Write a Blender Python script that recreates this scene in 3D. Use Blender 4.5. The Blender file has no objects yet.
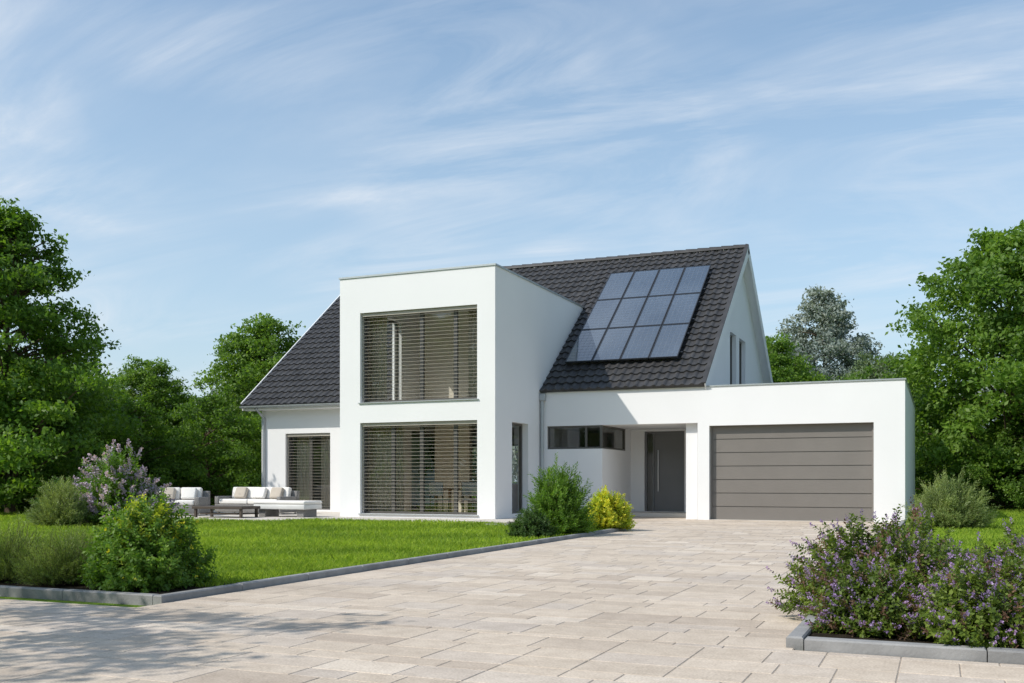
import bpy, bmesh, math, random
import numpy as np
from mathutils import Vector, Matrix
random.seed(3)
S=bpy.context.scene
COL=S.collection
try:
    S.view_settings.view_transform='Standard'; S.view_settings.look='None'; S.view_settings.exposure=0
except Exception: pass

# ------------------------------------------------------------------ materials
def nmat(name):
    m=bpy.data.materials.new(name); m.use_nodes=True
    nt=m.node_tree; b=nt.nodes['Principled BSDF']
    return m,nt,b
def L(nt,a,b): nt.links.new(a,b)
def setp(b,col=None,rough=None,metal=None,spec=None):
    if col is not None: b.inputs['Base Color'].default_value=(*col,1)
    if rough is not None: b.inputs['Roughness'].default_value=rough
    if metal is not None: b.inputs['Metallic'].default_value=metal
    if spec is not None: b.inputs['Specular IOR Level'].default_value=spec
def noise(nt,scale,detail=3,vec=None,rough=.5,dist=0):
    n=nt.nodes.new('ShaderNodeTexNoise'); n.inputs['Scale'].default_value=scale
    n.inputs['Detail'].default_value=detail; n.inputs['Roughness'].default_value=rough; n.inputs['Distortion'].default_value=dist
    if vec is None:
        tc=nt.nodes.new('ShaderNodeTexCoord'); vec=tc.outputs['Object']
    L(nt,vec,n.inputs['Vector']); return n
def mixc(nt,fac,a,b,mode='MIX'):
    m=nt.nodes.new('ShaderNodeMix'); m.data_type='RGBA'; m.blend_type=mode
    if hasattr(fac,'links'): L(nt,fac,m.inputs[0])
    else: m.inputs[0].default_value=fac
    for i,v in ((6,a),(7,b)):
        if hasattr(v,'links'): L(nt,v,m.inputs[i])
        else: m.inputs[i].default_value=(*v,1)
    return m.outputs[2]
def ramp(nt,fac,stops):
    r=nt.nodes.new('ShaderNodeValToRGB'); L(nt,fac,r.inputs[0])
    e=r.color_ramp.elements
    e[0].position=stops[0][0]; e[0].color=(*stops[0][1],1)
    e[1].position=stops[-1][0]; e[1].color=(*stops[-1][1],1)
    for p,c in stops[1:-1]:
        k=e.new(p); k.color=(*c,1)
    return r.outputs[0]
def bump(nt,b,h,strength=.3,dist=.01):
    k=nt.nodes.new('ShaderNodeBump'); k.inputs['Strength'].default_value=strength; k.inputs['Distance'].default_value=dist
    L(nt,h,k.inputs['Height']); L(nt,k.outputs[0],b.inputs['Normal'])
def simple(name,col,rough=.6,metal=0,var=.12,scale=6,bs=.15,bd=.004,spec=.5):
    m,nt,b=nmat(name); setp(b,col,rough,metal,spec)
    n=noise(nt,scale,4)
    d=tuple(c*(1-var) for c in col); e=tuple(min(1,c*(1+var)) for c in col)
    L(nt,ramp(nt,n.outputs[0],[(.3,d),(.7,e)]),b.inputs['Base Color'])
    n2=noise(nt,scale*12,3); bump(nt,b,n2.outputs[0],bs,bd)
    return m
def leafmat(name,c1,c2,trans=.4,cl=.6,rough=.5,spec=.35):
    m,nt,b=nmat(name); out=nt.nodes['Material Output']
    g=nt.nodes.new('ShaderNodeNewGeometry')
    c=mixc(nt,g.outputs['Random Per Island'],c1,c2)
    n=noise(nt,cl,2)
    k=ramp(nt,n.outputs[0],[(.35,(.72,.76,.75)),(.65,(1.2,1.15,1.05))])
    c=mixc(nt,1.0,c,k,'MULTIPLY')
    L(nt,c,b.inputs['Base Color']); b.inputs['Roughness'].default_value=rough; b.inputs['Specular IOR Level'].default_value=spec
    t=nt.nodes.new('ShaderNodeBsdfTranslucent')
    c2_=mixc(nt,1.0,c,(1.6,1.6,.8),'MULTIPLY'); L(nt,c2_,t.inputs[0])
    mx=nt.nodes.new('ShaderNodeMixShader'); mx.inputs[0].default_value=trans
    L(nt,b.outputs[0],mx.inputs[1]); L(nt,t.outputs[0],mx.inputs[2]); L(nt,mx.outputs[0],out.inputs[0])
    return m

M={}
M['plaster']=simple('white_render_plaster',(.775,.775,.78),.85,var=.018,scale=.7,bs=.25,bd=.003,spec=.2)
M['coping']=simple('metal_coping',(.42,.45,.45),.45,.6,var=.05)
M['frame']=simple('dark_window_frame',(.10,.095,.088),.4,.2,var=.05)
M['slat']=simple('blind_slat',(.42,.385,.33),.5,.1,var=.05)
M['garage']=simple('garage_door_paint',(.185,.17,.155),.5,.1,var=.04,scale=2)
M['door']=simple('front_door_paint',(.17,.17,.175),.45,.1,var=.04,scale=2)
M['steel']=simple('brushed_steel',(.55,.55,.55),.3,.9,var=.04)
M['pipe']=simple('zinc_pipe',(.42,.45,.47),.45,.5,var=.06)
M['inwall']=simple('interior_wall',(.82,.76,.67),.9,var=.03)
M['infloor']=simple('interior_floor',(.62,.52,.40),.5,var=.2,scale=2)
M['curtain']=simple('curtain_fabric',(.80,.70,.56),.9,var=.05)
M['wood']=simple('oak_wood',(.36,.23,.12),.5,var=.2)
M['darkwood']=simple('dark_wood',(.06,.045,.035),.5,var=.2)
M['wicker']=simple('grey_wicker',(.20,.195,.19),.7,var=.25,scale=30,bs=.6,bd=.01)
M['cushion']=simple('white_cushion',(.74,.72,.69),.9,var=.04,scale=3,bs=.3,bd=.01)
M['cushion2']=simple('beige_cushion',(.45,.40,.34),.9,var=.06,scale=3,bs=.3,bd=.01)
M['tabletop']=simple('white_table_top',(.62,.62,.61),.4,var=.04)
M['kerb']=simple('kerb_concrete',(.27,.27,.27),.85,var=.22,scale=4,bs=.5,bd=.006,spec=.2)
M['soil']=simple('bark_soil',(.045,.036,.026),.95,var=.5,scale=12,bs=1,bd=.03,spec=.1)
M['terr']=simple('terrace_slab',(.55,.51,.46),.8,var=.1,scale=1.5,bs=.3,bd=.004,spec=.2)
M['joint']=simple('joint_sand',(.36,.31,.26),.95,var=.3,scale=20,spec=.1)
M['bark']=simple('bark',(.12,.09,.065),.9,var=.4,scale=8,bs=1,bd=.03,spec=.1)
M['stem']=simple('stem',(.10,.085,.045),.8,var=.3,scale=20)
M['tile']=simple('anthracite_roof_tile',(.047,.046,.047),.5,var=.3,scale=3,bs=.3,bd=.006,spec=.4)
m,nt,b=nmat('concrete_paver'); M['paver']=m
g=nt.nodes.new('ShaderNodeNewGeometry')
c=ramp(nt,g.outputs['Random Per Island'],[(0,(.49,.415,.345)),(.3,(.57,.49,.405)),(.6,(.62,.535,.445)),(.8,(.54,.475,.415)),(1,(.68,.60,.51))])
n=noise(nt,.7,5,rough=.65); c=mixc(nt,.8,c,ramp(nt,n.outputs[0],[(.3,(.84,.83,.82)),(.7,(1.08,1.07,1.05))]),'MULTIPLY')
n=noise(nt,70,4); c=mixc(nt,.8,c,ramp(nt,n.outputs[0],[(.3,(.74,.73,.72)),(.65,(1.1,1.1,1.1))]),'MULTIPLY')
n3=noise(nt,6,6,rough=.7); c=mixc(nt,.6,c,ramp(nt,n3.outputs[0],[(.35,(.80,.78,.76)),(.6,(1.05,1.05,1.05))]),'MULTIPLY')
L(nt,c,b.inputs['Base Color']); setp(b,None,.85,0,.2)
bump(nt,b,n.outputs[0],.4,.004)
m,nt,b=nmat('lawn_grass_ground'); M['lawn']=m
n=noise(nt,60,4); c=ramp(nt,n.outputs[0],[(.3,(.06,.12,.014)),(.7,(.16,.25,.03))])
n2=noise(nt,.25,3); c=mixc(nt,1,c,ramp(nt,n2.outputs[0],[(.35,(.8,.85,.8)),(.65,(1.15,1.1,1))]),'MULTIPLY')
L(nt,c,b.inputs['Base Color']); setp(b,None,.95,0,.1); bump(nt,b,n.outputs[0],.6,.02)
M['blade']=leafmat('grass_blade',(.165,.28,.026),(.33,.43,.06),.45,.5,rough=.6,spec=.2)
m,nt,b=nmat('window_glass'); M['glass']=m
out=nt.nodes['Material Output']; nt.nodes.remove(b)
tr=nt.nodes.new('ShaderNodeBsdfTransparent'); tr.inputs[0].default_value=(.93,.95,.94,1)
gl=nt.nodes.new('ShaderNodeBsdfGlossy'); gl.inputs['Roughness'].default_value=.01
fr=nt.nodes.new('ShaderNodeFresnel'); fr.inputs[0].default_value=1.6
mp=nt.nodes.new('ShaderNodeMath'); mp.operation='MULTIPLY_ADD'; mp.inputs[1].default_value=1.4; mp.inputs[2].default_value=.05
L(nt,fr.outputs[0],mp.inputs[0])
mx=nt.nodes.new('ShaderNodeMixShader'); L(nt,mp.outputs[0],mx.inputs[0]); L(nt,tr.outputs[0],mx.inputs[1]); L(nt,gl.outputs[0],mx.inputs[2]); L(nt,mx.outputs[0],out.inputs[0])
m,nt,b=nmat('solar_cell_glass'); M['solar']=m
tc=nt.nodes.new('ShaderNodeTexCoord')
v=nt.nodes.new('ShaderNodeTexVoronoi'); v.inputs['Scale'].default_value=30; L(nt,tc.outputs['Object'],v.inputs['Vector'])
c=mixc(nt,v.outputs['Color'],(.035,.050,.075),(.065,.09,.125))
n=noise(nt,.6,2); c=mixc(nt,1,c,ramp(nt,n.outputs[0],[(.35,(.7,.75,.8)),(.65,(1.3,1.25,1.2))]),'MULTIPLY')
L(nt,c,b.inputs['Base Color']); setp(b,None,.12,0,1); b.inputs['Coat Weight'].default_value=1; b.inputs['Coat Roughness'].default_value=.03; b.inputs['Coat IOR'].default_value=2.3
M['alu']=simple('panel_frame',(.06,.065,.075),.4,.5,var=.05)
M['cellline']=simple('cell_busbar',(.22,.25,.29),.4,.3,var=.05)

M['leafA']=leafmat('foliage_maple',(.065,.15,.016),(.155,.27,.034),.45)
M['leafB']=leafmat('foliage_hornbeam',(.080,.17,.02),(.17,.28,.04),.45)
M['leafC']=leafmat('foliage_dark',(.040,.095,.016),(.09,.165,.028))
M['leafFar']=leafmat('foliage_far_hazed',(.12,.18,.09),(.18,.24,.12),.3,.15)  # far leaves, with some distance haze mixed into their green
M['leafHaze']=leafmat('foliage_haze_tinted',(.20,.245,.235),(.27,.31,.29),.2,.15)  # aerial haze painted in as a pale bluish leaf colour
M['hebe']=leafmat('shrub_hebe',(.07,.125,.015),(.18,.25,.04),.35,2.5)
M['purple']=leafmat('flower_purple',(.26,.17,.42),(.48,.35,.64),.3,3)
M['lilac']=leafmat('flower_lilac',(.42,.32,.52),(.64,.54,.72),.3,3)
M['redtip']=leafmat('leaf_tip_maroon',(.14,.075,.06),(.20,.13,.08),.3,3)
M['spirea']=leafmat('shrub_green',(.085,.19,.022),(.17,.29,.04),.4,2.5)
M['yellow']=leafmat('leaf_yellow',(.60,.58,.04),(.78,.72,.08),.35,3)
M['yellowgreen']=leafmat('leaf_yellowgreen',(.33,.42,.035),(.48,.54,.06),.4,3)
M['greygreen']=leafmat('shrub_greygreen',(.17,.24,.08),(.28,.34,.13),.35,2)
M['feather']=leafmat('shrub_feathery',(.14,.22,.04),(.24,.32,.08),.35,2)
M['boxwood']=leafmat('shrub_box',(.035,.085,.015),(.08,.15,.028),.3,2)

# ------------------------------------------------------------------ mesh helpers
def addobj(name,me,mats,parent=None):
    o=bpy.data.objects.new(name,me); COL.objects.link(o)
    for mm in mats: me.materials.append(M[mm] if isinstance(mm,str) else mm)
    if parent: o.parent=parent
    return o
def empty(name,loc=(0,0,0)):
    o=bpy.data.objects.new(name,None); COL.objects.link(o); o.location=loc; o.empty_display_size=.3
    return o
def box(name,x0,x1,y0,y1,z0,z1,mat,parent=None,bev=0,seg=2):
    bm=bmesh.new(); bmesh.ops.create_cube(bm,size=1)
    for v in bm.verts: v.co=Vector(((x0+x1)/2+v.co.x*(x1-x0),(y0+y1)/2+v.co.y*(y1-y0),(z0+z1)/2+v.co.z*(z1-z0)))
    if bev: bmesh.ops.bevel(bm,geom=bm.edges[:],offset=bev,segments=seg,affect='EDGES',profile=.5)
    me=bpy.data.meshes.new(name); bm.to_mesh(me); bm.free()
    if bev and seg>1:
        for p in me.polygons: p.use_smooth=True
    return addobj(name,me,[mat],parent)
class QB:
    def __init__(s): s.V=[]; s.I=[]
    def add(s,q,mi=0):
        q=np.asarray(q,dtype=np.float32).reshape(-1,4,3); s.V.append(q); s.I.append(np.full(len(q),mi,dtype=np.int32))
    def mesh(s,name):
        V=np.concatenate(s.V); I=np.concatenate(s.I); n=len(V)
        me=bpy.data.meshes.new(name)
        me.vertices.add(n*4); me.vertices.foreach_set('co',V.ravel())
        me.loops.add(n*4); me.loops.foreach_set('vertex_index',np.arange(n*4,dtype=np.int32))
        me.polygons.add(n); me.polygons.foreach_set('loop_start',np.arange(0,n*4,4,dtype=np.int32))
        me.polygons.foreach_set('material_index',I)
        me.update(calc_edges=True); return me
    def obj(s,name,mats,parent=None): return addobj(name,s.mesh(name),mats,parent)
def boxq(x0,x1,y0,y1,z0,z1):
    p=[(x0,y0,z0),(x1,y0,z0),(x1,y1,z0),(x0,y1,z0),(x0,y0,z1),(x1,y0,z1),(x1,y1,z1),(x0,y1,z1)]
    f=[(0,3,2,1),(4,5,6,7),(0,1,5,4),(1,2,6,5),(2,3,7,6),(3,0,4,7)]
    return [[p[i] for i in k] for k in f]
def wall(name,axis,t0,t1,u0,u1,z0,z1,holes,mat,parent):
    us=sorted({u0,u1,*[h[0] for h in holes],*[h[1] for h in holes]}); zs=sorted({z0,z1,*[h[2] for h in holes],*[h[3] for h in holes]})
    us=[u for u in us if u0<=u<=u1]; zs=[z for z in zs if z0<=z<=z1]
    def solid(i,j):
        if i<0 or j<0 or i>=len(us)-1 or j>=len(zs)-1: return False
        uc=(us[i]+us[i+1])/2; zc=(zs[j]+zs[j+1])/2
        return not any(h[0]<uc<h[1] and h[2]<zc<h[3] for h in holes)
    P=(lambda u,t,z:(u,t,z)) if axis=='y' else (lambda u,t,z:(t,u,z))
    bm=bmesh.new()
    def face(ps): bm.faces.new([bm.verts.new(p) for p in ps])
    for i in range(len(us)-1):
        for j in range(len(zs)-1):
            if not solid(i,j): continue
            a,b_,c_,d=us[i],us[i+1],zs[j],zs[j+1]
            face([P(a,t0,c_),P(b_,t0,c_),P(b_,t0,d),P(a,t0,d)]); face([P(a,t1,c_),P(a,t1,d),P(b_,t1,d),P(b_,t1,c_)])
            if not solid(i-1,j): face([P(a,t0,c_),P(a,t0,d),P(a,t1,d),P(a,t1,c_)])
            if not solid(i+1,j): face([P(b_,t0,c_),P(b_,t1,c_),P(b_,t1,d),P(b_,t0,d)])
            if not solid(i,j-1): face([P(a,t0,c_),P(a,t1,c_),P(b_,t1,c_),P(b_,t0,c_)])
            if not solid(i,j+1): face([P(a,t0,d),P(b_,t0,d),P(b_,t1,d),P(a,t1,d)])
    bmesh.ops.remove_doubles(bm,verts=bm.verts[:],dist=1e-5); bmesh.ops.recalc_face_normals(bm,faces=bm.faces[:])
    me=bpy.data.meshes.new(name); bm.to_mesh(me); bm.free()
    return addobj(name,me,[mat],parent)
def window(name,axis,t,u0,u1,z0,z1,mull,parent,w=.06,d=.07,out=-1,trans=()):
    q=QB()
    def bx(a,b_,c_,e,t0,t1):
        q.add(boxq(a,b_,t0,t1,c_,e) if axis=='y' else boxq(t0,t1,a,b_,c_,e))
    t0,t1=t,t+d
    bx(u0,u1,z0,z0+w,t0,t1); bx(u0,u1,z1-w,z1,t0,t1); bx(u0,u0+w,z0+w,z1-w,t0,t1); bx(u1-w,u1,z0+w,z1-w,t0,t1)
    for m_ in mull: bx(m_-w/2-.02,m_+w/2+.02,z0+w,z1-w,t0-.004,t1-.004)
    for m_ in trans: bx(u0+w,u1-w,m_-w/2,m_+w/2,t0-.008,t1-.008)
    q.obj(name+'_frame',['frame'],parent)
    g=QB(); tm=t+d/2
    if axis=='y': g.add([[(u0+w,tm,z0+w),(u1-w,tm,z0+w),(u1-w,tm,z1-w),(u0+w,tm,z1-w)]])
    else: g.add([[(tm,u0+w,z0+w),(tm,u1-w,z0+w),(tm,u1-w,z1-w),(tm,u0+w,z1-w)]])
    g.obj(name+'_glass',['glass'],parent)
def blinds(name,t,u0,u1,z0,z1,parent,sp=.092,dep=.018,tilt=-4,zoff=.12):
    q=QB(); z=z1-zoff; dy=dep/2*math.cos(math.radians(tilt)); dz=dep/2*math.sin(math.radians(tilt)); th=.006
    while z>z0+.03:
        jz=random.uniform(-.002,.002)
        a=[(u0,t-dy,z-dz+jz),(u1,t-dy,z-dz+jz),(u1,t+dy,z+dz+jz),(u0,t+dy,z+dz+jz)]
        b_=[(p[0],p[1],p[2]+th) for p in a]
        q.add([a[::-1],b_,[a[0],a[1],b_[1],b_[0]],[a[2],a[3],b_[3],b_[2]]]); z-=sp
    q.add(boxq(u0,u1,t-.04,t+.04,z1-.08,z1-.001))
    for u in (u0+.01,u1-.03): q.add(boxq(u,u+.02,t-.015,t+.015,z0,z1-.08))
    q.obj(name,['slat'],parent)

# ------------------------------------------------------------------ HOUSE
H=empty('detached_house',(0,0,0))
X0,X1=-14.6,-10.1; YF=22.54; YM=25.8; YG=25.6; ZC=6.33
GX=-5.8; XR=-.765
SL=.776; TH=math.atan(SL); CY,SY=math.cos(TH),math.sin(TH)
E0=25.4; EZ=3.38; RY=31.8; RZ=EZ+SL*(RY-E0)
def rz(y): return EZ+SL*(y-E0) if y<=RY else RZ-SL*(y-RY)
wall('bay_front_wall','y',YF,YF+.3,X0,X1,0,ZC,[(-13.98,-10.59,3.05,5.40),(-13.98,-10.59,.15,2.52)],'plaster',H)
wall('bay_right_wall','x',X1-.3,X1,YF+.3,29.6,0,ZC,[(23.6,24.7,.15,2.52)],'plaster',H)
wall('bay_left_wall','x',X0,X0+.3,YF+.3,29.6,0,ZC,[(25.9,29.0,.0,2.5),(23.2,25.3,3.2,5.6),(23.2,25.3,.1,2.5)],'plaster',H)
window('bay_left_added_window','x',X0+.1,23.2,25.3,3.2,5.6,[],H); window('bay_left_added_lower_window','x',X0+.1,23.2,25.3,.1,2.5,[],H)  # unseen windows, added to let more daylight into the bay rooms
box('bay_roof_slab',X0+.3,X1-.3,YF+.3,29.6,6.0,6.2,'plaster',H)
box('bay_floor_slab',X0+.3,X1-.3,YF+.3,29.6,2.70,2.97,'inwall',H)
box('bay_upper_back_wall',X0+.3,X1-.3,26.4,26.6,2.97,6.0,'inwall',H)
cq=QB(); e=.025
cq.add(boxq(X0-e,X1+e,YF-e,YF+.33,ZC,ZC+.045)); cq.add(boxq(X1-.33,X1+e,YF+.33,29.3,ZC,ZC+.045)); cq.add(boxq(X0-e,X0+.33,YF+.33,29.3,ZC,ZC+.045))
cq.obj('bay_coping',['coping'],H)
window('upper_window','y',YF+.20,-13.98,-10.59,3.05,5.40,[-12.26,-11.29],H)
window('lower_window','y',YF+.20,-13.98,-10.59,.15,2.52,[-13.1,-12.26,-11.29],H)
window('side_window','x',X1-.24,23.6,24.7,.15,2.52,[],H)
blinds('upper_blinds',YF+.10,-13.97,-10.60,3.08,5.39,H)
blinds('lower_blinds',YF+.10,-13.97,-10.60,.17,2.51,H)
box('upper_sill',-14.02,-10.55,YF-.04,YF+.08,3.025,3.049,'coping',H)
box('lower_sill',-14.02,-10.55,YF-.04,YF+.08,.125,.149,'coping',H)
WX0=-19.6
wall('left_wing_front_wall','y',YM,YM+.3,WX0,X0,0,3.45,[(-18.7,-17.06,.12,2.47)],'plaster',H)
window('wing_window','y',YM+.18,-18.7,-17.06,.12,2.47,[-17.88],H)
blinds('wing_blinds',YM+.09,-18.69,-17.07,.15,2.46,H)
def curtain(name,x0,x1,y,z0,z1):
    q=QB(); n=int((x1-x0)/.03); xs=np.linspace(x0,x1,n+1); ys=y+.035*np.sin(xs*42)+.01*np.sin(xs*17)
    q.add([[(xs[i],ys[i],z0),(xs[i+1],ys[i+1],z0),(xs[i+1],ys[i+1],z1),(xs[i],ys[i],z1)] for i in range(n)])
    q.obj(name,['curtain'],H)
curtain('wing_curtain',-18.6,-18.0,YM+.5,.1,2.5); curtain('wing_curtain_b',-17.7,-17.1,YM+.5,.1,2.5)
curtain('upper_curtain',-14.2,-13.5,YF+.6,3.0,5.9); curtain('upper_curtain_b',-11.1,-10.5,YF+.6,3.0,5.9)
curtain('lower_curtain',-14.2,-13.0,YF+.6,.05,2.65)
box('interior_floor',WX0+.3,X1,YF+.3,37.5,0.0,.05,'infloor',H)
wall('interior_back_wall','y',30.2,30.4,WX0+.3,X1-.3,.05,3.2,[(-17.5,-11.0,.05,2.5)],'inwall',H)
box('interior_ceiling',WX0+.3,X0,YM+.3,30.2,2.72,2.85,'inwall',H)
box('rear_ceiling',WX0+.3,X1,30.4,37.5,2.72,2.85,'inwall',H)
box('rear_partition',X1-.3,X1-.1,29.61,37.5,.05,2.72,'inwall',H)
box('room_partition',-13.9,-12.75,26.6,26.8,.05,2.70,'inwall',H)
box('cabinet',-12.6,-11.7,28.4,28.9,.05,.9,'wood',H)
box('upper_wardrobe',-12.3,-11.6,25.85,26.39,2.98,5.0,'wood',H)
def gable(name,x0,x1,cols):
    q=QB()
    for (ya,yb,za,zb_a,zb_b) in cols:
        p=[(x0,ya,za),(x1,ya,za),(x1,yb,za),(x0,yb,za),(x0,ya,zb_a),(x1,ya,zb_a),(x1,yb,zb_b),(x0,yb,zb_b)]
        q.add([[p[i] for i in k] for k in [(0,3,2,1),(4,5,6,7),(0,1,5,4),(1,2,6,5),(2,3,7,6),(3,0,4,7)]])
    q.obj(name,['plaster'],H)
o=.12
def top(y): return rz(y)-o
cols=[(YM,30.2,0,top(YM),top(30.2)),(30.2,31.2,0,3.55,3.55),(30.2,31.2,5.5,top(30.2),top(31.2)),(31.2,31.7,0,top(31.2),top(31.7)),
      (31.7,RY,5.5,top(31.7),top(RY)),(RY,32.8,5.5,top(RY),top(32.8)),(31.7,32.8,0,3.55,3.55),(32.8,37.8,0,top(32.8),top(37.8))]
gable('right_gable_wall',GX-.3,GX,cols)
gable('left_gable_wall',WX0,WX0+.3,[(YM+.3,RY,0,top(YM+.3),top(RY)),(RY,37.8,0,top(RY),top(37.8))])
wall('rear_wall','y',37.5,37.8,WX0+.3,GX-.3,0,3.3,[(-19,-11,.1,2.5)],'plaster',H)
window('rear_window','y',37.6,-19,-11,.1,2.5,[-17,-15,-13],H)
window('gable_window','x',GX-.2,30.2,31.2,3.55,5.5,[],H); window('gable_window_b','x',GX-.2,31.7,32.8,3.55,5.5,[],H)
box('attic_floor',WX0+.3,GX-.3,30.45,37.5,2.9,3.1,'inwall',H)
def slopepts(xs,s,n):
    return E0+s*CY-n*SY, EZ+s*SY+n*CY
def tiles(name,x0,x1,ya,yb):
    pitch=.25; nt_=max(1,round((x1-x0)/pitch)); pw=(x1-x0)/nt_; k=8
    xs=np.linspace(x0,x1,nt_*k+1); ph=((xs-x0)/pw)%1.0
    wave=.032*(np.clip(np.cos((ph-.72)*2*np.pi),-.35,1))
    s0=(ya-E0)/CY; s1=(yb-E0)/CY; nr=round((s1-s0)/.335); rp=(s1-s0)/nr
    lines=[(s0,-.04,0)]
    for r in range(nr):
        lines.append((s0+r*rp,.04,1)); lines.append((s0+(r+1)*rp,.0,1))
    P=[]
    for (s,h,w) in lines:
        n=h+wave*w; P.append(np.stack([xs,E0+s*CY-n*SY,EZ+s*SY+n*CY],1))
    P=np.array(P); a=P[:-1,:-1];b_=P[:-1,1:];c_=P[1:,1:];d=P[1:,:-1]
    q=QB(); q.add(np.stack([a,b_,c_,d],2).reshape(-1,4,3)); q.obj(name,['tile'],H)
RX0,RX1=-20.05,-5.55
tiles('roof_tiles_left',RX0,X0-.01,E0-.05,RY-.05); tiles('roof_tiles_right',X1+.01,RX1,25.5,RY-.05); tiles('roof_tiles_mid',X0-.01,X1+.01,29.25,RY-.05)
def slopebox(q,x0,x1,s0,s1,n0,n1,mi=0):
    pts=[]
    for n in (n0,n1):
        for (x,s) in ((x0,s0),(x1,s0),(x1,s1),(x0,s1)):
            y,z=slopepts(0,s,n); pts.append((x,y,z))
    q.add([[pts[i] for i in k] for k in [(0,3,2,1),(4,5,6,7),(0,1,5,4),(1,2,6,5),(2,3,7,6),(3,0,4,7)]],mi)
Smax=(RY-E0)/CY
q=QB(); slopebox(q,RX0+.02,X0-.01,.02,Smax,-.13,-.045); slopebox(q,X1+.01,RX1-.02,(25.62-E0)/CY,Smax,-.13,-.045); slopebox(q,X0-.01,X1+.01,(29.6-E0)/CY,Smax,-.13,-.045)
q.obj('roof_underlay',['plaster'],H)
q=QB(); slopebox(q,RX1,RX1+.03,.13,Smax+.03,-.22,.05)
slopebox(q,RX0-.03,RX0,0,Smax+.03,-.22,.05)
def rear(q,x0,x1,n0,n1):
    pts=[]
    for n in (n0,n1):
        for (x,s) in ((x0,0),(x1,0),(x1,Smax),(x0,Smax)):
            pts.append((x,2*RY-(E0+s*CY-n*SY),EZ+s*SY+n*CY))
    q.add([[pts[i] for i in k] for k in [(0,1,2,3),(4,7,6,5),(0,4,5,1),(1,5,6,2),(2,6,7,3),(3,7,4,0)]])
rear(q,RX1,RX1+.03,-.22,.05); rear(q,RX0-.03,RX0,-.22,.05)
q.obj('barge_boards',['plaster'],H)
q=QB(); rear(q,RX0,RX1,-.02,.04); q.obj('rear_roof_slope',['tile'],H)
q=QB(); rear(q,RX0,RX1,-.13,-.03); q.obj('rear_roof_underlay',['plaster'],H)
q=QB(); slopebox(q,RX1-.07,RX1+.04,.13,Smax,.051,.085); q.obj('verge_caps',['tile'],H)
q=QB(); x=RX0
while x<RX1-.01:
    x2=min(x+.38,RX1+.02)
    for k in range(8):
        a0=math.pi*k/8; a1=math.pi*(k+1)/8; r1,r2=.135,.115
        q.add([[(x,RY+r1*math.cos(a0),RZ-.02+r1*math.sin(a0)),(x,RY+r1*math.cos(a1),RZ-.02+r1*math.sin(a1)),(x2,RY+r2*math.cos(a1),RZ-.02+r2*math.sin(a1)),(x2,RY+r2*math.cos(a0),RZ-.02+r2*math.sin(a0))]])
    x=x2
q.obj('ridge_tiles',['tile'],H)
box('eaves_soffit',RX0,X0,E0+.03,YM,3.20,3.24,'plaster',H)
def tube(q,p0,p1,r0,r1,seg=8,mi=0):
    p0=np.array(p0,float);p1=np.array(p1,float);d=p1-p0;d/=np.linalg.norm(d)+1e-9
    a=np.cross(d,[0,0,1.] if abs(d[2])<.9 else [1.,0,0]);a/=np.linalg.norm(a);b_=np.cross(d,a)
    an=np.linspace(0,2*np.pi,seg+1); c_=np.cos(an)[:,None]*a+np.sin(an)[:,None]*b_
    A=p0+c_*r0;B=p1+c_*r1
    q.add(np.stack([A[:-1],A[1:],B[1:],B[:-1]],1),mi)
q=QB(); gy,gz=E0-.07,EZ-.06
for k in range(8):
    a0=math.pi+math.pi*k/8;a1=math.pi+math.pi*(k+1)/8;r=.07
    q.add([[(RX0,gy+r*math.cos(a0),gz+r*math.sin(a0)),(X0,gy+r*math.cos(a0),gz+r*math.sin(a0)),(X0,gy+r*math.cos(a1),gz+r*math.sin(a1)),(RX0,gy+r*math.cos(a1),gz+r*math.sin(a1))]])
tube(q,(WX0+.12,gy,gz-.06),(WX0+.12,YM-.06,gz-.35),.04,.04); tube(q,(WX0+.12,YM-.06,gz-.35),(WX0+.12,YM-.06,0),.04,.04)
q.obj('gutter',['pipe'],H)
box('eaves_fascia',RX0,X0,E0+.01,E0+.03,3.20,3.37,'plaster',H)
q=QB(); tube(q,(X1+.07,YG-.07,3.36),(X1+.07,YG-.07,0),.045,.045,10)
for zz in (.6,1.9,3.0): tube(q,(X1+.07,YG-.07,zz),(X1+.07,YG-.07,zz+.04),.052,.052,10)
q.obj('downpipe',['pipe'],H); box('downpipe_hopper',X1+.01,X1+.17,YG-.14,YG-.01,3.2,3.38,'pipe',H,.01,1)
# solar panels
q=QB(); sx0,sx1=-9.68,-6.45; ss0,ss1=(26.45-E0)/CY,(30.72-E0)/CY; nc,nrw=4,3
cw=(sx1-sx0)/nc; ch=(ss1-ss0)/nrw
for i in range(nc):
    for j in range(nrw):
        a,b_=sx0+i*cw+.010,sx0+(i+1)*cw-.010; c_,d=ss0+j*ch+.010,ss0+(j+1)*ch-.010; f=.025
        slopebox(q,a,b_,c_,c_+f,.13,.175,0);slopebox(q,a,b_,d-f,d,.13,.175,0);slopebox(q,a,a+f,c_+f,d-f,.13,.175,0);slopebox(q,b_-f,b_,c_+f,d-f,.13,.175,0)
        slopebox(q,a+f,b_-f,c_+f,d-f,.14,.165,1)
        for k in range(1,5): xx=a+f+(b_-a-2*f)*k/5; slopebox(q,xx-.0025,xx+.0025,c_+f,d-f,.1655,.1665,2)
        for k in range(1,11): s_=c_+f+(d-c_-2*f)*k/11; slopebox(q,a+f,b_-f,s_-.0025,s_+.0025,.1668,.1676,2)
for j in range(nrw):
    for off in (.3,1.3): slopebox(q,sx0-.06,sx1+.06,ss0+j*ch+off,ss0+j*ch+off+.04,.085,.128,0)
q.obj('solar_panels',['alu','solar','cellline'],H)
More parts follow.
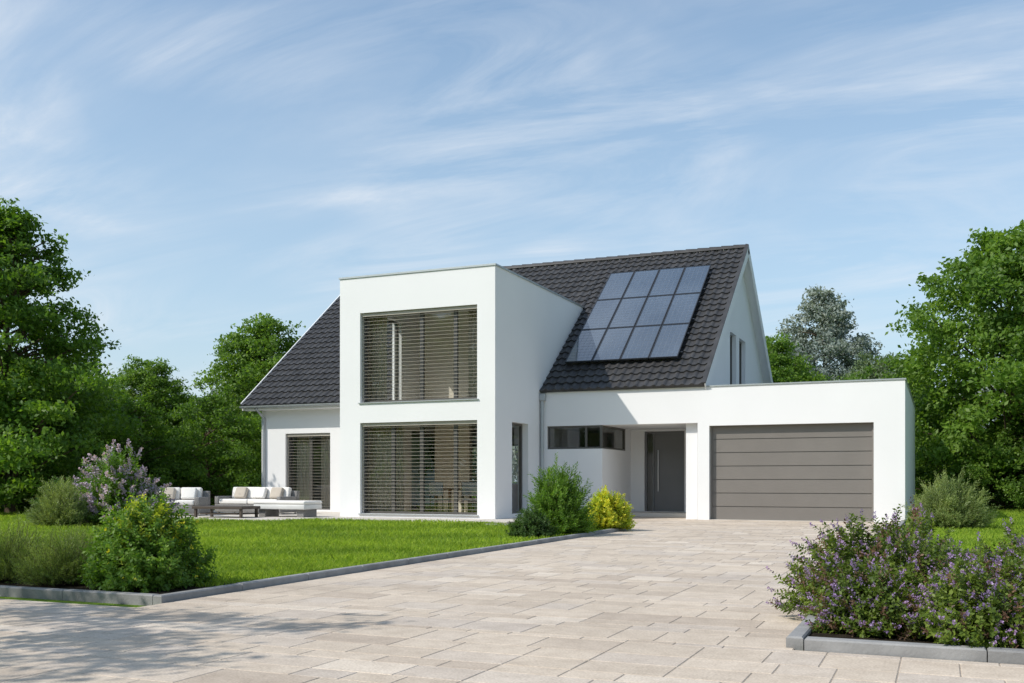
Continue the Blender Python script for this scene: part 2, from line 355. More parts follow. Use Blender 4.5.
# flat front: entrance + garage
BX=-8.33; DY=28.3
wall('garage_front_wall','y',YG,YG+.3,X1,XR,0,3.42,[(-9.91,BX,1.87,2.5),(BX,-5.75,0,2.5),(-5.45,-1.47,0,2.42)],'plaster',H)
wall('entrance_side_wall','x',BX-.3,BX,YG+.3,DY,0,2.5,[(YG+.3,27.8,1.87,2.5)],'plaster',H)
wall('entrance_wall','y',DY,DY+.3,BX-.3,-5.75,0,2.5,[(-7.92,-6.74,.12,2.44)],'plaster',H)
box('flat_roof_slab',X1,-5.75,YG+.3,29.6,2.5,2.8,'plaster',H)
box('garage_left_wall',-5.75,-5.45,YG+.3,36,0,3.1,'plaster',H)
box('garage_right_wall',XR-.3,XR,YG+.3,36,0,3.42,'plaster',H)
box('garage_rear_wall',-5.45,XR-.3,35.7,36,0,3.42,'plaster',H)
box('garage_roof',-5.75,XR-.3,YG+.3,35.7,3.1,3.25,'coping',H)
box('hall_back_wall',X1,-5.75,29.61,29.8,0,2.5,'inwall',H)
q=QB(); q.add(boxq(GX+.3,XR+.025,YG-.025,YG+.325,3.42,3.455)); q.add(boxq(XR-.325,XR+.025,YG+.325,36,3.42,3.455)); q.add(boxq(X1+.2,GX+.3,YG-.025,YG+.0,3.42,3.45)); q.obj('flat_roof_coping',['coping'],H)
q=QB(); a=BX-.08; b2=BX-.015
q.add(boxq(-9.91,BX-.001,YG+.05,YG+.12,1.87,1.92));q.add(boxq(-9.91,BX-.001,YG+.05,YG+.12,2.45,2.499));q.add(boxq(-9.91,-9.86,YG+.05,YG+.12,1.92,2.45));q.add(boxq(a,BX-.01,YG+.051,YG+.13,1.92,2.45))
for xx in (-8.80,): q.add(boxq(xx-.03,xx+.03,YG+.052,YG+.118,1.92,2.45))
q.add(boxq(a,b2,YG+.13,27.8,1.871,1.92));q.add(boxq(a,b2,YG+.13,27.8,2.45,2.498));q.add(boxq(a,b2,27.74,27.8,1.92,2.45))
q.obj('corner_window_frame',['frame'],H)
q=QB(); q.add([[(-9.86,YG+.08,1.92),(a,YG+.08,1.92),(a,YG+.08,2.45),(-9.86,YG+.08,2.45)],[(BX-.05,YG+.13,1.92),(BX-.05,27.74,1.92),(BX-.05,27.74,2.45),(BX-.05,YG+.13,2.45)]]); q.obj('corner_window_glass',['glass'],H)
D=QB(); dx0,dx1=-7.92,-6.74; y=DY
D.add(boxq(dx0,dx0+.06,y+.06,y+.14,.12,2.44));D.add(boxq(dx1-.06,dx1,y+.06,y+.14,.12,2.44));D.add(boxq(dx0+.06,dx1-.06,y+.06,y+.14,2.38,2.44));D.add(boxq(dx0+.24,dx0+.28,y+.062,y+.14,.12,2.38))
D.add(boxq(dx0+.28,dx1-.06,y+.10,y+.15,.13,2.38))
for k in range(1,5): D.add(boxq(dx0+.30,dx1-.08,y+.093,y+.10,.13+k*.447-.006,.13+k*.447+.006))
D.obj('front_door',['door'],H)
q=QB(); q.add([[(dx0+.06,y+.11,.13),(dx0+.24,y+.11,.13),(dx0+.24,y+.11,2.38),(dx0+.06,y+.11,2.38)]]); q.obj('door_sidelight',['glass'],H)
q=QB(); hx_=dx0+.40; tube(q,(hx_,y+.04,.7),(hx_,y+.04,1.9),.016,.016,8); tube(q,(hx_,y+.04,.8),(hx_,y+.10,.8),.01,.01,6);tube(q,(hx_,y+.04,1.8),(hx_,y+.10,1.8),.01,.01,6); q.obj('door_handle',['steel'],H)
box('entrance_step',BX+.01,-5.76,27.0,DY,0,.11,'terr',H,.01,1)
q=QB(); n=7; hh=2.42/n
for k in range(n): q.add(boxq(-5.40,-1.52,YG+.17,YG+.22,k*hh+.010,(k+1)*hh-.010))
q.add(boxq(-5.40,-1.52,YG+.19,YG+.21,0,2.42)); q.add(boxq(-5.45,-5.40,YG+.14,YG+.22,0,2.42)); q.add(boxq(-1.52,-1.47,YG+.14,YG+.22,0,2.42))
q.obj('garage_door',['garage'],H)
box('garage_threshold',-5.45,-1.47,YG,YG+.3,-.05,.012,'terr',H)

# ------------------------------------------------------------------ ground, paving
q=QB(); q.add([[(-900,-900,-.03),(900,-900,-.03),(900,1500,-.03),(-900,1500,-.03)]]); q.obj('ground',['lawn'])
q=QB()
for (a,b_,c_,d) in [(-24,14,-12,6.1),(-5.85,-.8,6.1,YG),(X1,-5.85,19.9,29.3),(-5.85,-5.75,YG,29.3)]:
    q.add([[(a,c_,-.004),(b_,c_,-.004),(b_,d,-.004),(a,d,-.004)]])
q.obj('paving_base',['joint'])
PV=[]
def pavers(x0,x1,y0,y1):
    y=y0
    while y<y1-.02:
        h=random.choice([.2,.3,.3,.4])
        if y+h>y1-.1: h=y1-y
        x=x0
        while x<x1-.02:
            w=random.choice([.3,.4,.5,.6])
            if x+w>x1-.15: w=x1-x
            g=.0025; b_=.004; z=random.uniform(-.0006,.0006); a,bb,c_,d=x+g,x+w-g,y+g,y+h-g
            o_=[(a,c_,z-b_),(bb,c_,z-b_),(bb,d,z-b_),(a,d,z-b_)]; i_=[(a+b_,c_+b_,z),(bb-b_,c_+b_,z),(bb-b_,d-b_,z),(a+b_,d-b_,z)]; l_=[(p[0],p[1],-.02) for p in o_]
            PV.append([*l_,*o_,*i_])
            x+=w
        y+=h
pavers(-20,10,-4,6.1); pavers(-5.85,-.8,6.1,YG); pavers(X1,-5.85,19.9,29.3)
fs=[(8,9,10,11)]+[(i,(i+1)%4,(i+1)%4+4,i+4) for i in range(4)]+[(i+4,(i+1)%4+4,(i+1)%4+8,i+8) for i in range(4)]
V=[p for b_ in PV for p in b_]; F=[tuple(i+12*k for i in f) for k in range(len(PV)) for f in fs]
me=bpy.data.meshes.new('driveway_pavement'); me.from_pydata(V,[],F); addobj('driveway_pavement',me,['paver'])
TV=QB()
def slabs(x0,x1,y0,y1,z,sx=.8,sy=.4):
    nx=round((x1-x0)/sx); ny=max(1,round((y1-y0)/sy)); dx=(x1-x0)/nx; dy=(y1-y0)/ny
    for i in range(nx):
        for j in range(ny): TV.add(boxq(x0+i*dx+.003,x0+(i+1)*dx-.003,y0+j*dy+.003,y0+(j+1)*dy-.003,-.02,z+random.uniform(-.001,.001)))
slabs(-21.8,X0,19.8,YM,.06); slabs(X0,X1,21.2,YF,.06); slabs(X1,-9.2,21.2,YG,.055)
TV.obj('terrace',['terr'])
def kerb(name,pts,w=.09,h=.062):
    q=QB()
    for (p,r) in zip(pts[:-1],pts[1:]):
        p=np.array(p,float);r=np.array(r,float);Ld=np.linalg.norm(r-p);d=(r-p)/Ld;n=max(1,round(Ld/1.0));nn=np.array([-d[1],d[0]])
        for k in range(n):
            a=p+d*(Ld*k/n+.003);b_=p+d*(Ld*(k+1)/n-.003); j=random.uniform(-.003,.003)
            c4=[a-nn*w/2,b_-nn*w/2,b_+nn*w/2,a+nn*w/2]; ch=.010
            lo=[(c[0],c[1],-.04) for c in c4]; mi=[(c[0],c[1],h-ch+j) for c in c4]
            a2=a+d*ch;b2=b_-d*ch; t4=[a2-nn*(w/2-ch),b2-nn*(w/2-ch),b2+nn*(w/2-ch),a2+nn*(w/2-ch)]; hi=[(c[0],c[1],h+j) for c in t4]
            q.add([hi]+[[lo[i],lo[(i+1)%4],mi[(i+1)%4],mi[i]] for i in range(4)]+[[mi[i],mi[(i+1)%4],hi[(i+1)%4],hi[i]] for i in range(4)])
    return q.obj(name,['kerb'])
kerb('lawn_kerb',[(-24,6.45),(-5.96,6.45)]); kerb('lawn_kerb',[(-5.91,6.40),(-5.91,19.9)]); kerb('lawn_kerb',[(-5.96,19.95),(-9.2,19.95)])
kerb('bed_kerb',[(-.80,6.16),(-.80,25.5)],.10,.07); kerb('bed_kerb',[(-.74,6.16),(12,6.16)],.10,.07)
q=QB(); zl=.03
q.add([[(-60,6.5,zl),(-5.96,6.5,zl),(-5.96,19.9,zl),(-60,19.9,zl)],[(-60,19.9,zl),(-21.8,19.9,zl),(-21.8,60,zl),(-60,60,zl)],[(X0-.0,19.9,zl-.01),(-9.2,19.9,zl-.01),(-9.2,21.2,zl-.01),(X0,21.2,zl-.01)],
   [(-.75,6.21,zl),(40,6.21,zl),(40,60,zl),(-.75,60,zl)]])
q.obj('lawn',['lawn'])
q=QB(); q.add([[(-.75,6.21,zl+.01),(3.5,6.21,zl+.01),(3.5,9.2,zl+.01),(-.75,9.2,zl+.01)],[(-14,6.5,zl+.01),(-5.97,6.5,zl+.01),(-5.97,7.6,zl+.01),(-14,7.6,zl+.01)]]); q.obj('planting_bed_soil',['soil'])
rng=np.random.default_rng(7)
def blades(q,x0,x1,y0,y1,dens,hgt,wid,mask=None):
    n=int((x1-x0)*(y1-y0)*dens); x=rng.uniform(x0,x1,n);y=rng.uniform(y0,y1,n)
    k=(x>-1.35*y-1.5)&(x<.35*y+2.5)
    if mask is not None: k&=~mask(x,y)
    x,y=x[k],y[k]; n=len(x)
    h=hgt*rng.uniform(.6,1.3,n)*(1+.25*np.sin(x*2.3+2*np.sin(y*1.9))*np.cos(y*2.7)); a=rng.uniform(0,2*np.pi,n); w=wid*rng.uniform(.6,1.2,n)
    dx,dy=np.cos(a)*w/2,np.sin(a)*w/2; le=rng.normal(0,.45,(n,2))*h[:,None]
    z=np.full(n,.025)
    p0=np.stack([x-dx,y-dy,z],1);p1=np.stack([x+dx,y+dy,z],1)
    t=np.stack([x+le[:,0],y+le[:,1],z+h],1); m2=np.stack([x+le[:,0]*.4+dx*.8,y+le[:,1]*.4+dy*.8,z+h*.6],1)
    q.add(np.stack([p0,p1,m2,t],1))
bm1=lambda x,y:(y<7.2)&(x<-5.97)
q=QB()
blades(q,-18,-5.98,6.55,10,1900,.055,.008,bm1); blades(q,-22,-5.98,10,14,1000,.06,.010); blades(q,-32,-5.98,14,19.85,420,.065,.014)
blades(q,-45,-21.9,19.9,34,130,.07,.03); blades(q,X0,-9.3,19.9,21.15,420,.06,.015)
blades(q,-.7,5,9.0,14,900,.055,.011);blades(q,-.7,12,14,26,380,.065,.017);blades(q,-.7,18,26,40,120,.07,.03)
blades(q,-5.985,-5.965,7.6,19.85,4000,.055,.009)
q.obj('lawn_grass',['blade'])

# ------------------------------------------------------------------ vegetation
def norm(v): return v/(np.linalg.norm(v,axis=-1,keepdims=True)+1e-9)
def leafq(c,size,outw=None,up=.5,asp=.55,rg=rng):
    n=len(c); nr=rg.normal(size=(n,3)); nr=norm(nr)
    nr[:,2]+=up
    if outw is not None: nr+=outw*.6
    nr=norm(nr); t=norm(np.cross(nr,rg.normal(size=(n,3)))); b_=np.cross(nr,t)
    Ls=(size*rg.uniform(.6,1.3,n))[:,None]
    return np.stack([c-t*Ls/2,c+b_*Ls*asp/2-t*Ls*.08,c+t*Ls/2-nr*Ls*.12,c-b_*Ls*asp/2-t*Ls*.08],1)
def make_tree(name,seed,Ht,R,base,ncl,nl,ls,prof,cr=(.55,1.0),flat=.5,droop=0,inner=.5):
    rg=np.random.default_rng(seed); q=QB()
    pts=[np.array([0,0,-.1])]; nseg=7
    for i in range(1,nseg+1): pts.append(np.array([rg.normal(0,.05)*i*.5,rg.normal(0,.05)*i*.5,Ht*.88*i/nseg]))
    r0=Ht*.018
    for i in range(nseg): tube(q,pts[i],pts[i+1],r0*(1-i/nseg*.85),r0*(1-(i+1)/nseg*.85),8,0)
    ph=rg.uniform(0,6.28,6)
    cs=[];rs=[]
    for k in range(ncl):
        f=(k+rg.uniform())/ncl; f=f**.9; z=base+(Ht-base)*f
        an=rg.uniform(0,2*np.pi)
        lob=1+.14*math.sin(3*an+ph[0]+f*5)+.11*math.sin(5*an+ph[1]-f*9)+.08*math.sin(f*21+ph[2])
        rad=prof(f)*R*lob*(rg.uniform()**inner)
        c=np.array([math.cos(an)*rad,math.sin(an)*rad,z+rg.normal(0,.15)-droop*rad]); cs.append(c)
        sz=rg.uniform(*cr)*(.55+.45*prof(f)); rs.append(sz)
        if k%2==0:
            tz=max(.15*Ht*.5,z-rad*rg.uniform(.35,.8)); tz=min(tz,Ht*.85)
            i=min(nseg-1,int(tz/(Ht*.88)*nseg)); p=pts[i]+(pts[i+1]-pts[i])*((tz/(Ht*.88)*nseg)-i)
            mid=(p+c)/2+np.array([0,0,.08*rad]); tube(q,p,mid,.022*R*.6,.014*R*.6,5,0); tube(q,mid,c,.014*R*.6,.005*R,5,0)
    for c,s in zip(cs,rs):
        n=int(nl*s*s/(cr[1]**2)*1.3)+20
        out=norm(np.array([[c[0],c[1],.3]]))
        nsp=8; sc=norm(rg.normal(size=(nsp,3)))*rg.uniform(.35,1.05,(nsp,1))*s*np.array([1,1,flat]) + out*s*.25
        idx=rg.integers(0,nsp,n); d=rg.normal(size=(n,3))*s*.27*np.array([1,1,.55])
        p=c+sc[idx]+d; q.add(leafq(p,ls,np.repeat(out,n,0),.5,rg=rg),1)
    me=q.mesh(name); me.materials.append(M['bark']); me.materials.append(M['leafB']); return me
pc=lambda f: min(1,.6+f*2.2)*(1-f)**.62*1.18 if f<.98 else .12
pr=lambda f: math.sin(math.pi*min(1,(.12+.88*f)))**.6 if f<.97 else .2
pd=lambda f: (1-max(0,f-.35)**2*1.9) if f<.98 else .3
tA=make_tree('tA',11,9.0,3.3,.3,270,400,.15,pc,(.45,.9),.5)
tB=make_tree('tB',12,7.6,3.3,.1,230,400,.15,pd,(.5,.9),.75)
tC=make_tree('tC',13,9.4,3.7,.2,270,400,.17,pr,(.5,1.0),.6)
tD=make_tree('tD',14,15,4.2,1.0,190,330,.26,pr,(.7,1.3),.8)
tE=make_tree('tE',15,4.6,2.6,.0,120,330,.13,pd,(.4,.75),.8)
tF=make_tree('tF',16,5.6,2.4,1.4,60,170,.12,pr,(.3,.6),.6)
def T(name,me,leaf,x,y,rot=0,s=1,sz=None):
    o=bpy.data.objects.new(name,me); COL.objects.link(o); o.location=(x,y,0); o.rotation_euler=(0,0,rot); o.scale=(s,s,sz or s)
    o.material_slots[1].link='OBJECT'; o.material_slots[1].material=M[leaf]; return o
T('maple_tree',tA,'leafA',-25.6,21.6,0,1.02,1.0); T('maple_tree',tA,'leafA',-29.5,21.5,2.1,1.02)
T('hornbeam_tree',tB,'leafB',-26.2,34.6,.3,.98); T('hornbeam_tree',tB,'leafB',-29.6,31.5,1.5,.74); T('hornbeam_tree',tB,'leafB',-22.8,37.5,3,.98)
T('hedge_tree',tE,'leafB',-27.6,24.8,0,.95);T('hedge_tree',tE,'leafC',-29.5,27.0,1,1.1);T('hedge_tree',tE,'leafA',-24.6,29.3,2,.85);T('hedge_tree',tE,'leafC',-32.5,28.0,2,1.15);T('hedge_tree',tE,'leafA',-26.0,26.6,4,.8)
T('linden_tree',tC,'leafB',2.1,38.3,.4); T('linden_tree',tC,'leafB',6.2,38.0,2.2,1.0); T('linden_tree',tC,'leafB',10.5,34,1.2,1.0)
T('hedge_tree',tE,'leafA',-1.2,42.5,.2,1.0);T('hedge_tree',tE,'leafB',.2,40.0,1.2,.75);T('hedge_tree',tE,'leafA',-3.6,45,1.2,1.1);T('hedge_tree',tE,'leafC',4,35.5,1.2,.7);T('hedge_tree',tE,'leafB',2.0,36.8,3.2,.6)
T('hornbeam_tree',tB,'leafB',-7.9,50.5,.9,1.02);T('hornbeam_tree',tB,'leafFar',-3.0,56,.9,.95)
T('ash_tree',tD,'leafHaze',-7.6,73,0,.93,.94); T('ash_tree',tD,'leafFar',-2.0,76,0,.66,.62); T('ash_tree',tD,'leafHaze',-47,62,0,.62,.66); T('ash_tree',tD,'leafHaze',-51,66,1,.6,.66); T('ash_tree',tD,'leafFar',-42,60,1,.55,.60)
for i,(x,y,s) in enumerate([(-62,-16,1.35),(-54,-22,1.5),(-46,-18,1.4),(-39,-23,1.6),(-31,-19,1.4),(-24,-24,1.5),(-16,-21,1.3),(-6,-24,1.5),(6,-22,1.4)]):
    T('garden_tree',tC,'leafA',x,y,i*1.3,s)
T('birch_tree',tF,'leafB',-8.8,.7,.5,1.0)
T('birch_tree',tF,'leafB',-12.0,1.6,2.5,1.1)
T('birch_tree',tF,'leafB',-7.4,-1.6,4.5,.9)
q=QB(); rg=np.random.default_rng(5)
for k in range(50):
    a=-1.15+k*(1.9/50); Dd=rg.uniform(80,120); cx=Dd*math.sin(a); cy=Dd*math.cos(a); Hh=rg.uniform(7,11); R=rg.uniform(5,7.5)
    n=3200; u=norm(rg.normal(size=(n,3)))*(rg.uniform(size=(n,1))**.3)
    lob=1+.2*np.sin(u[:,0:1]*6+k)+.2*np.sin(u[:,2:3]*7+k*2)+.1*np.sin(u[:,1:2]*13+k)
    p=np.array([cx,cy,Hh*.5])+u*lob*np.array([R,R,Hh*.5]); q.add(leafq(p,.5,u,.3,.8,rg),0)
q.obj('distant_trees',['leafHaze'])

def shoots(q,base,dr,Ln,nleaf,ll,lw,ang,mi,rg,t0=.15,fl=None,curve=.0,stem=None):
    n=len(base); t=np.linspace(t0,1,nleaf)[None,:,None]
    side=norm(np.cross(dr,rg.normal(size=(n,3)))); s2=np.cross(dr,side)
    ph=rg.uniform(0,6.28,(n,1))+np.arange(nleaf)[None,:]*2.4
    rad=np.cos(ph)[...,None]*side[:,None]+np.sin(ph)[...,None]*s2[:,None]
    Lx=Ln[:,None,None]
    pos=base[:,None]+dr[:,None]*t*Lx+np.array([0,0,-1.])*curve*(t**2)*Lx
    a=ang*rg.uniform(.7,1.3,(n,nleaf,1)); ld=norm(dr[:,None]*np.cos(a)+rad*np.sin(a))
    wv=norm(np.cross(ld,rad+dr[:,None]*.01+rg.normal(0,.3,(n,nleaf,3))))
    l=ll*rg.uniform(.7,1.25,(n,nleaf,1))*(1.05-.35*t); w=l*(lw/ll)
    qd=np.stack([pos,pos+ld*l*.5+wv*w/2,pos+ld*l-np.array([0,0,1.])*l*.08,pos+ld*l*.5-wv*w/2],2).reshape(-1,4,3)
    q.add(qd,mi)
    if stem is not None:
        sv=side*.002; e=base+dr*Ln[:,None]*.95+np.array([0,0,-1.])*curve*Ln[:,None]*.9
        q.add(np.stack([base-sv,base+sv,e+sv*.5,e-sv*.5],1),stem)
    if fl is not None:
        m_,frac,flen,frad,nf,fs=fl; k=rg.uniform(size=n)<frac; b2=(pos[k,-1]); d2=dr[k]; nn=len(b2)
        tt=rg.uniform(0,1,(nn,nf,1)); off=rg.normal(size=(nn,nf,3))*frad*(1.1-.8*tt)
        pp=(b2[:,None]+d2[:,None]*tt*flen-np.array([0,0,1.])*curve*2*tt*flen+off).reshape(-1,3); q.add(leafq(pp,fs,None,.2,.8,rg),m_)
def domebush(q,c,R,Hh,n,rg,Ln,nleaf,ll,lw,ang,mi,fl=None,spread=1.0,zmin=.0,stem=None,curve=0,inner=.35,up=.55):
    u=norm(rg.normal(size=(n,3))); u[:,2]=np.abs(u[:,2])*1.0
    u=norm(u+np.array([0,0,zmin])); f=rg.uniform(inner,1,(n,1))**.7
    az=np.arctan2(u[:,1],u[:,0]); lob=(1+.12*np.sin(3*az+c[0]*5)+.09*np.sin(7*az+4*u[:,2]+c[1]*3)+rg.normal(0,.05,n))[:,None]
    dr=norm(u*np.array([1,1,.6])*spread+np.array([0,0,up])+rg.normal(0,.22,(n,3)))
    tip=np.array(c)+u*np.array([R,R,Hh])*f*lob
    Lv=Ln*rg.uniform(.7,1.25,n); base=tip-dr*Lv[:,None]; base[:,2]=np.maximum(base[:,2],.05)
    shoots(q,base,dr,Lv,nleaf,ll,lw,ang,mi,rg,fl=fl,curve=curve,stem=stem)
rg=np.random.default_rng(21)
for (x,y,R,Hh,n) in [(-.33,7.55,.70,.70,2300),(-.40,6.74,.34,.42,900),(.25,6.74,.56,.50,1500),(.9,6.92,.58,.62,1300),(.5,7.7,.6,.58,1100),(1.5,7.2,.6,.62,800)]:
    q=QB(); domebush(q,(x,y,.04),R,Hh,n,rg,.13,15,.042,.022,1.05,0,fl=(1,.30,.055,.009,22,.013),stem=3,inner=.4,up=.35)
    domebush(q,(x,y,.04),R,Hh,n//8,rg,.10,10,.035,.018,.8,2,stem=3,inner=.75)
    q.obj('hebe_shrub',['hebe','purple','redtip','stem'])
q=QB(); domebush(q,(-6.62,7.02,.05),.57,.78,1900,rg,.18,15,.055,.030,1.05,0,stem=2,fl=(1,.05,.03,.012,8,.02),inner=.4,up=.35); domebush(q,(-6.6,7.0,.30),.35,.55,200,rg,.12,10,.05,.028,.9,3,stem=2,inner=.8); q.obj('spirea_shrub',['spirea','yellow','stem','yellowgreen'])
for (x,y,R,Hh) in [(-7.5,6.95,.5,.52),(-8.3,7.0,.6,.62),(-9.3,7.05,.6,.60),(-7.0,7.5,.4,.38),(-8.0,7.6,.5,.55)]:
    q=QB(); domebush(q,(x,y,.04),R,Hh,1200,rg,.28,26,.038,.006,.6,0,stem=1); q.obj('rosemary_shrub',['feather','stem'])
q=QB(); domebush(q,(-16.7,16.9,.05),.98,1.68,850,rg,.55,26,.14,.045,.9,0,fl=(1,.38,.28,.035,50,.045),curve=.12,stem=2,inner=.4); q.obj('buddleia_shrub',['spirea','lilac','stem'])
q=QB(); domebush(q,(-17.0,15.6,.05),.65,1.0,1100,rg,.45,24,.10,.016,.55,0,stem=1); q.obj('lavender_shrub',['greygreen','stem'])
q=QB(); domebush(q,(-18.6,17.6,.05),1.0,1.1,900,rg,.35,20,.10,.045,.9,0,stem=1); q.obj('privet_shrub',['leafC','stem'])
q=QB(); domebush(q,(-6.4,17.1,.05),.66,1.26,1300,rg,.38,22,.09,.024,.65,0,stem=1); q.obj('willow_shrub',['spirea','stem'])
q=QB(); domebush(q,(-6.4,15.8,.05),.42,.48,1100,rg,.13,14,.04,.024,.95,0,stem=1); q.obj('boxwood_shrub',['boxwood','stem'])
q=QB(); domebush(q,(-6.15,19.2,.05),.52,.75,900,rg,.22,16,.07,.035,.8,0,stem=2); domebush(q,(-6.15,19.2,.05),.52,.75,300,rg,.22,16,.07,.035,.8,1,stem=2,inner=.7); q.obj('euonymus_shrub',['yellowgreen','yellow','stem'])
q=QB(); domebush(q,(-6.7,18.0,.05),.45,.9,600,rg,.25,16,.07,.02,.8,0,stem=1); q.obj('willow_shrub',['greygreen','stem'])
q=QB(); domebush(q,(.15,22.3,.05),.85,1.05,1500,rg,.4,22,.10,.020,.6,0,stem=1); q.obj('lavender_shrub',['greygreen','stem'])

# ------------------------------------------------------------------ furniture
def group(name,loc,rot=0):
    e_=empty(name,loc); e_.rotation_euler=(0,0,rot); return e_
def cushion(name,x0,x1,y0,y1,z0,z1,mat,par,rx=0):
    cx,cy,cz=(x0+x1)/2,(y0+y1)/2,(z0+z1)/2
    o=box(name,x0-cx,x1-cx,y0-cy,y1-cy,z0-cz,z1-cz,mat,par,min(.045,(z1-z0)*.4,(y1-y0)*.4),4); o.location=(cx,cy,cz); o.rotation_euler=(rx,0,0); return o
def sofa(name,loc,W,rot,nseat,pil):
    g=group(name,loc,rot); D_=.85
    box('base',-W/2,W/2,-D_/2,D_/2,.05,.27,'wicker',g,.02); box('back',-W/2,W/2,D_/2-.13,D_/2+.001,.271,.66,'wicker',g,.02)
    box('arm_1',-W/2,-W/2+.14,-D_/2+.001,D_/2-.131,.271,.50,'wicker',g,.02); box('arm_2',W/2-.14,W/2,-D_/2+.001,D_/2-.131,.271,.50,'wicker',g,.02)
    for sx in (-1,1):
        for sy in (-1,1): box('leg',sx*(W/2-.08)-.025,sx*(W/2-.08)+.025,sy*(D_/2-.08)-.025,sy*(D_/2-.08)+.025,0,.06,'steel',g)
    a=-W/2+.15; w=(W-.3)/nseat
    for i in range(nseat):
        cushion('seat_cushion',a+i*w+.005,a+(i+1)*w-.005,-D_/2+.0,D_/2-.14,.275,.42,'cushion',g); cushion('back_cushion',a+i*w+.01,a+(i+1)*w-.01,D_/2-.30,D_/2-.15,.42,.76,'cushion',g,-.18)
    for (px,m_) in pil: cushion('pillow',px-.2,px+.2,D_/2-.46,D_/2-.33,.43,.76,m_,g,-.4)
    return g
zt=.062
sofa('garden_sofa',(-18.1,23.6,zt),2.4,-.05,2,[(-.6,'cushion2'),(.1,'cushion'),(.7,'cushion2')])
sofa('garden_armchair',(-19.2,21.6,zt),1.5,.35,2,[(-.3,'cushion2'),(.3,'cushion')])
g=group('coffee_table',(-17.0,20.9,zt),0)
box('top',-.8,.8,-.38,.38,.22,.29,'darkwood',g,.008,1); box('shelf',-.6,.6,-.3,.3,.08,.11,'darkwood',g)
for sx in (-1,1):
    for sy in (-1,1): box('leg',sx*.72-.03,sx*.72+.03,sy*.31-.03,sy*.31+.03,0,.22,'darkwood',g)
g=group('garden_ottoman',(-15.8,21.9,zt),0)
box('base',-.8,.8,-.4,.4,.20,.33,'tabletop',g,.02); cushion('cushion',-.81,.81,-.41,.41,.331,.42,'cushion',g)
for sx in (-1,1):
    box('leg',sx*.6-.1,sx*.6+.1,-.3,.3,0,.2,'wicker',g)
g=group('dining_table',(-11.9,25.0,.05),0)
box('top',-1,1,-.5,.5,.71,.75,'wood',g,.008,1)
for sx in (-1,1):
    for sy in (-1,1): box('leg',sx*.9-.035,sx*.9+.035,sy*.42-.035,sy*.42+.035,0,.71,'wood',g)
for i,(cx,cy,r) in enumerate([(-12.5,24.2,math.pi),(-11.5,24.2,math.pi),(-12.5,25.8,0),(-11.5,25.8,0)]):
    g=group('dining_chair',(cx,cy,.05),r)
    box('seat',-.22,.22,-.22,.22,.43,.47,'tabletop',g,.012,2); box('backrest',-.21,.21,.19,.22,.55,.92,'tabletop',g,.01,2)
    for sx in (-1,1):
        box('leg_f',sx*.19-.015,sx*.19+.015,-.2,-.17,0,.43,'darkwood',g); box('leg_b',sx*.19-.015,sx*.19+.015,.17,.19,0,.9,'darkwood',g)

# ------------------------------------------------------------------ light
el=math.radians(43); hx,hy=.664,.748
Ld=Vector((hx*math.cos(el),hy*math.cos(el),-math.sin(el)))
sl=bpy.data.lights.new('sun','SUN'); sl.energy=4.1; sl.angle=math.radians(.5); sl.color=(1,.94,.85)
so=bpy.data.objects.new('sun',sl); COL.objects.link(so); so.rotation_euler=Ld.to_track_quat('-Z','Y').to_euler(); so.location=(-20,-20,30)
W=bpy.data.worlds.new('World'); S.world=W; W.use_nodes=True; nt=W.node_tree; bg=nt.nodes['Background']
sky=nt.nodes.new('ShaderNodeTexSky'); sky.sky_type='NISHITA'; sky.sun_disc=False; sky.sun_elevation=el; sky.sun_rotation=math.radians(221.6)
sky.air_density=1.0; sky.dust_density=1.2; sky.ozone_density=1.6
tc=nt.nodes.new('ShaderNodeTexCoord'); sp=nt.nodes.new('ShaderNodeSeparateXYZ'); L(nt,tc.outputs['Generated'],sp.inputs[0])
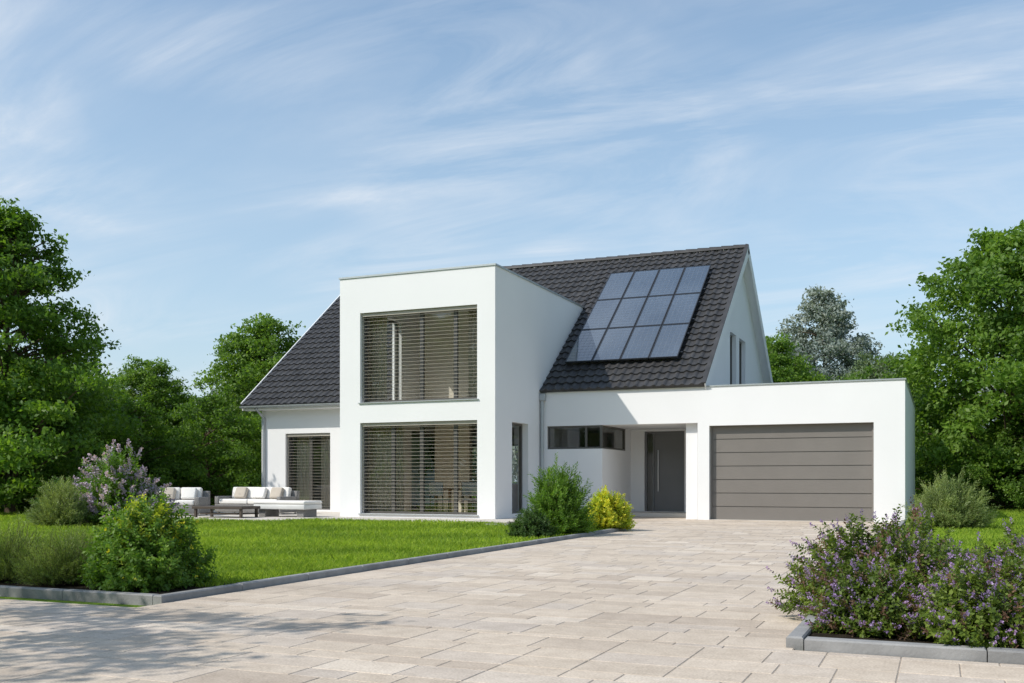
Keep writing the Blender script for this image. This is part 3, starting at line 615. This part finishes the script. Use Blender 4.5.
def math_(op,a,b_=None):
    m_=nt.nodes.new('ShaderNodeMath'); m_.operation=op
    for i,v in enumerate((a,b_)):
        if v is None: continue
        if hasattr(v,'links'): L(nt,v,m_.inputs[i])
        else: m_.inputs[i].default_value=v
    return m_.outputs[0]
zz=math_('ADD',math_('MAXIMUM',sp.outputs[2],0.0),.25)
cb=nt.nodes.new('ShaderNodeCombineXYZ'); L(nt,math_('DIVIDE',sp.outputs[0],zz),cb.inputs[0]); L(nt,math_('DIVIDE',sp.outputs[1],zz),cb.inputs[1])
mp=nt.nodes.new('ShaderNodeMapping'); mp.inputs['Rotation'].default_value=(0,0,math.radians(-62)); mp.inputs['Scale'].default_value=(.75,2.1,1); mp.inputs['Location'].default_value=(4.3,2.9,0)
L(nt,cb.outputs[0],mp.inputs[0])
n1=noise(nt,1.6,12,mp.outputs[0],.63,1.0)
n2=noise(nt,1.7,3,cb.outputs[0],.5,.3)
c1=ramp(nt,n1.outputs[0],[(.40,(0,0,0)),(.56,(.35,.35,.35)),(.74,(.95,.95,.95))]); c2=ramp(nt,n2.outputs[0],[(.40,(.1,.1,.1)),(.58,(1,1,1))])
cm=mixc(nt,1,c1,c2,'MULTIPLY')
hz=ramp(nt,sp.outputs[2],[(0.0,(.9,.9,.9)),(.18,(.52,.52,.52)),(.5,(.12,.12,.12))])
c=mixc(nt,1,sky.outputs[0],(1.0,1.17,1.2),'MULTIPLY')
c=mixc(nt,hz,c,(4.0,4.85,5.5))
c=mixc(nt,cm,c,(5.6,5.9,6.3))
L(nt,c,bg.inputs[0]); bg.inputs[1].default_value=.15

# ------------------------------------------------------------------ camera
cd=bpy.data.cameras.new('camera'); cam=bpy.data.objects.new('camera',cd); COL.objects.link(cam)
cam.location=(0,0,1.0); cam.rotation_euler=(math.radians(90),0,math.atan(.428)); cd.lens=1000/1024*36; cd.sensor_width=36; cd.shift_y=139.5/1024
cd.clip_end=3000; S.camera=cam
for m_ in list(bpy.data.meshes):
    if m_.users==0: bpy.data.meshes.remove(m_)
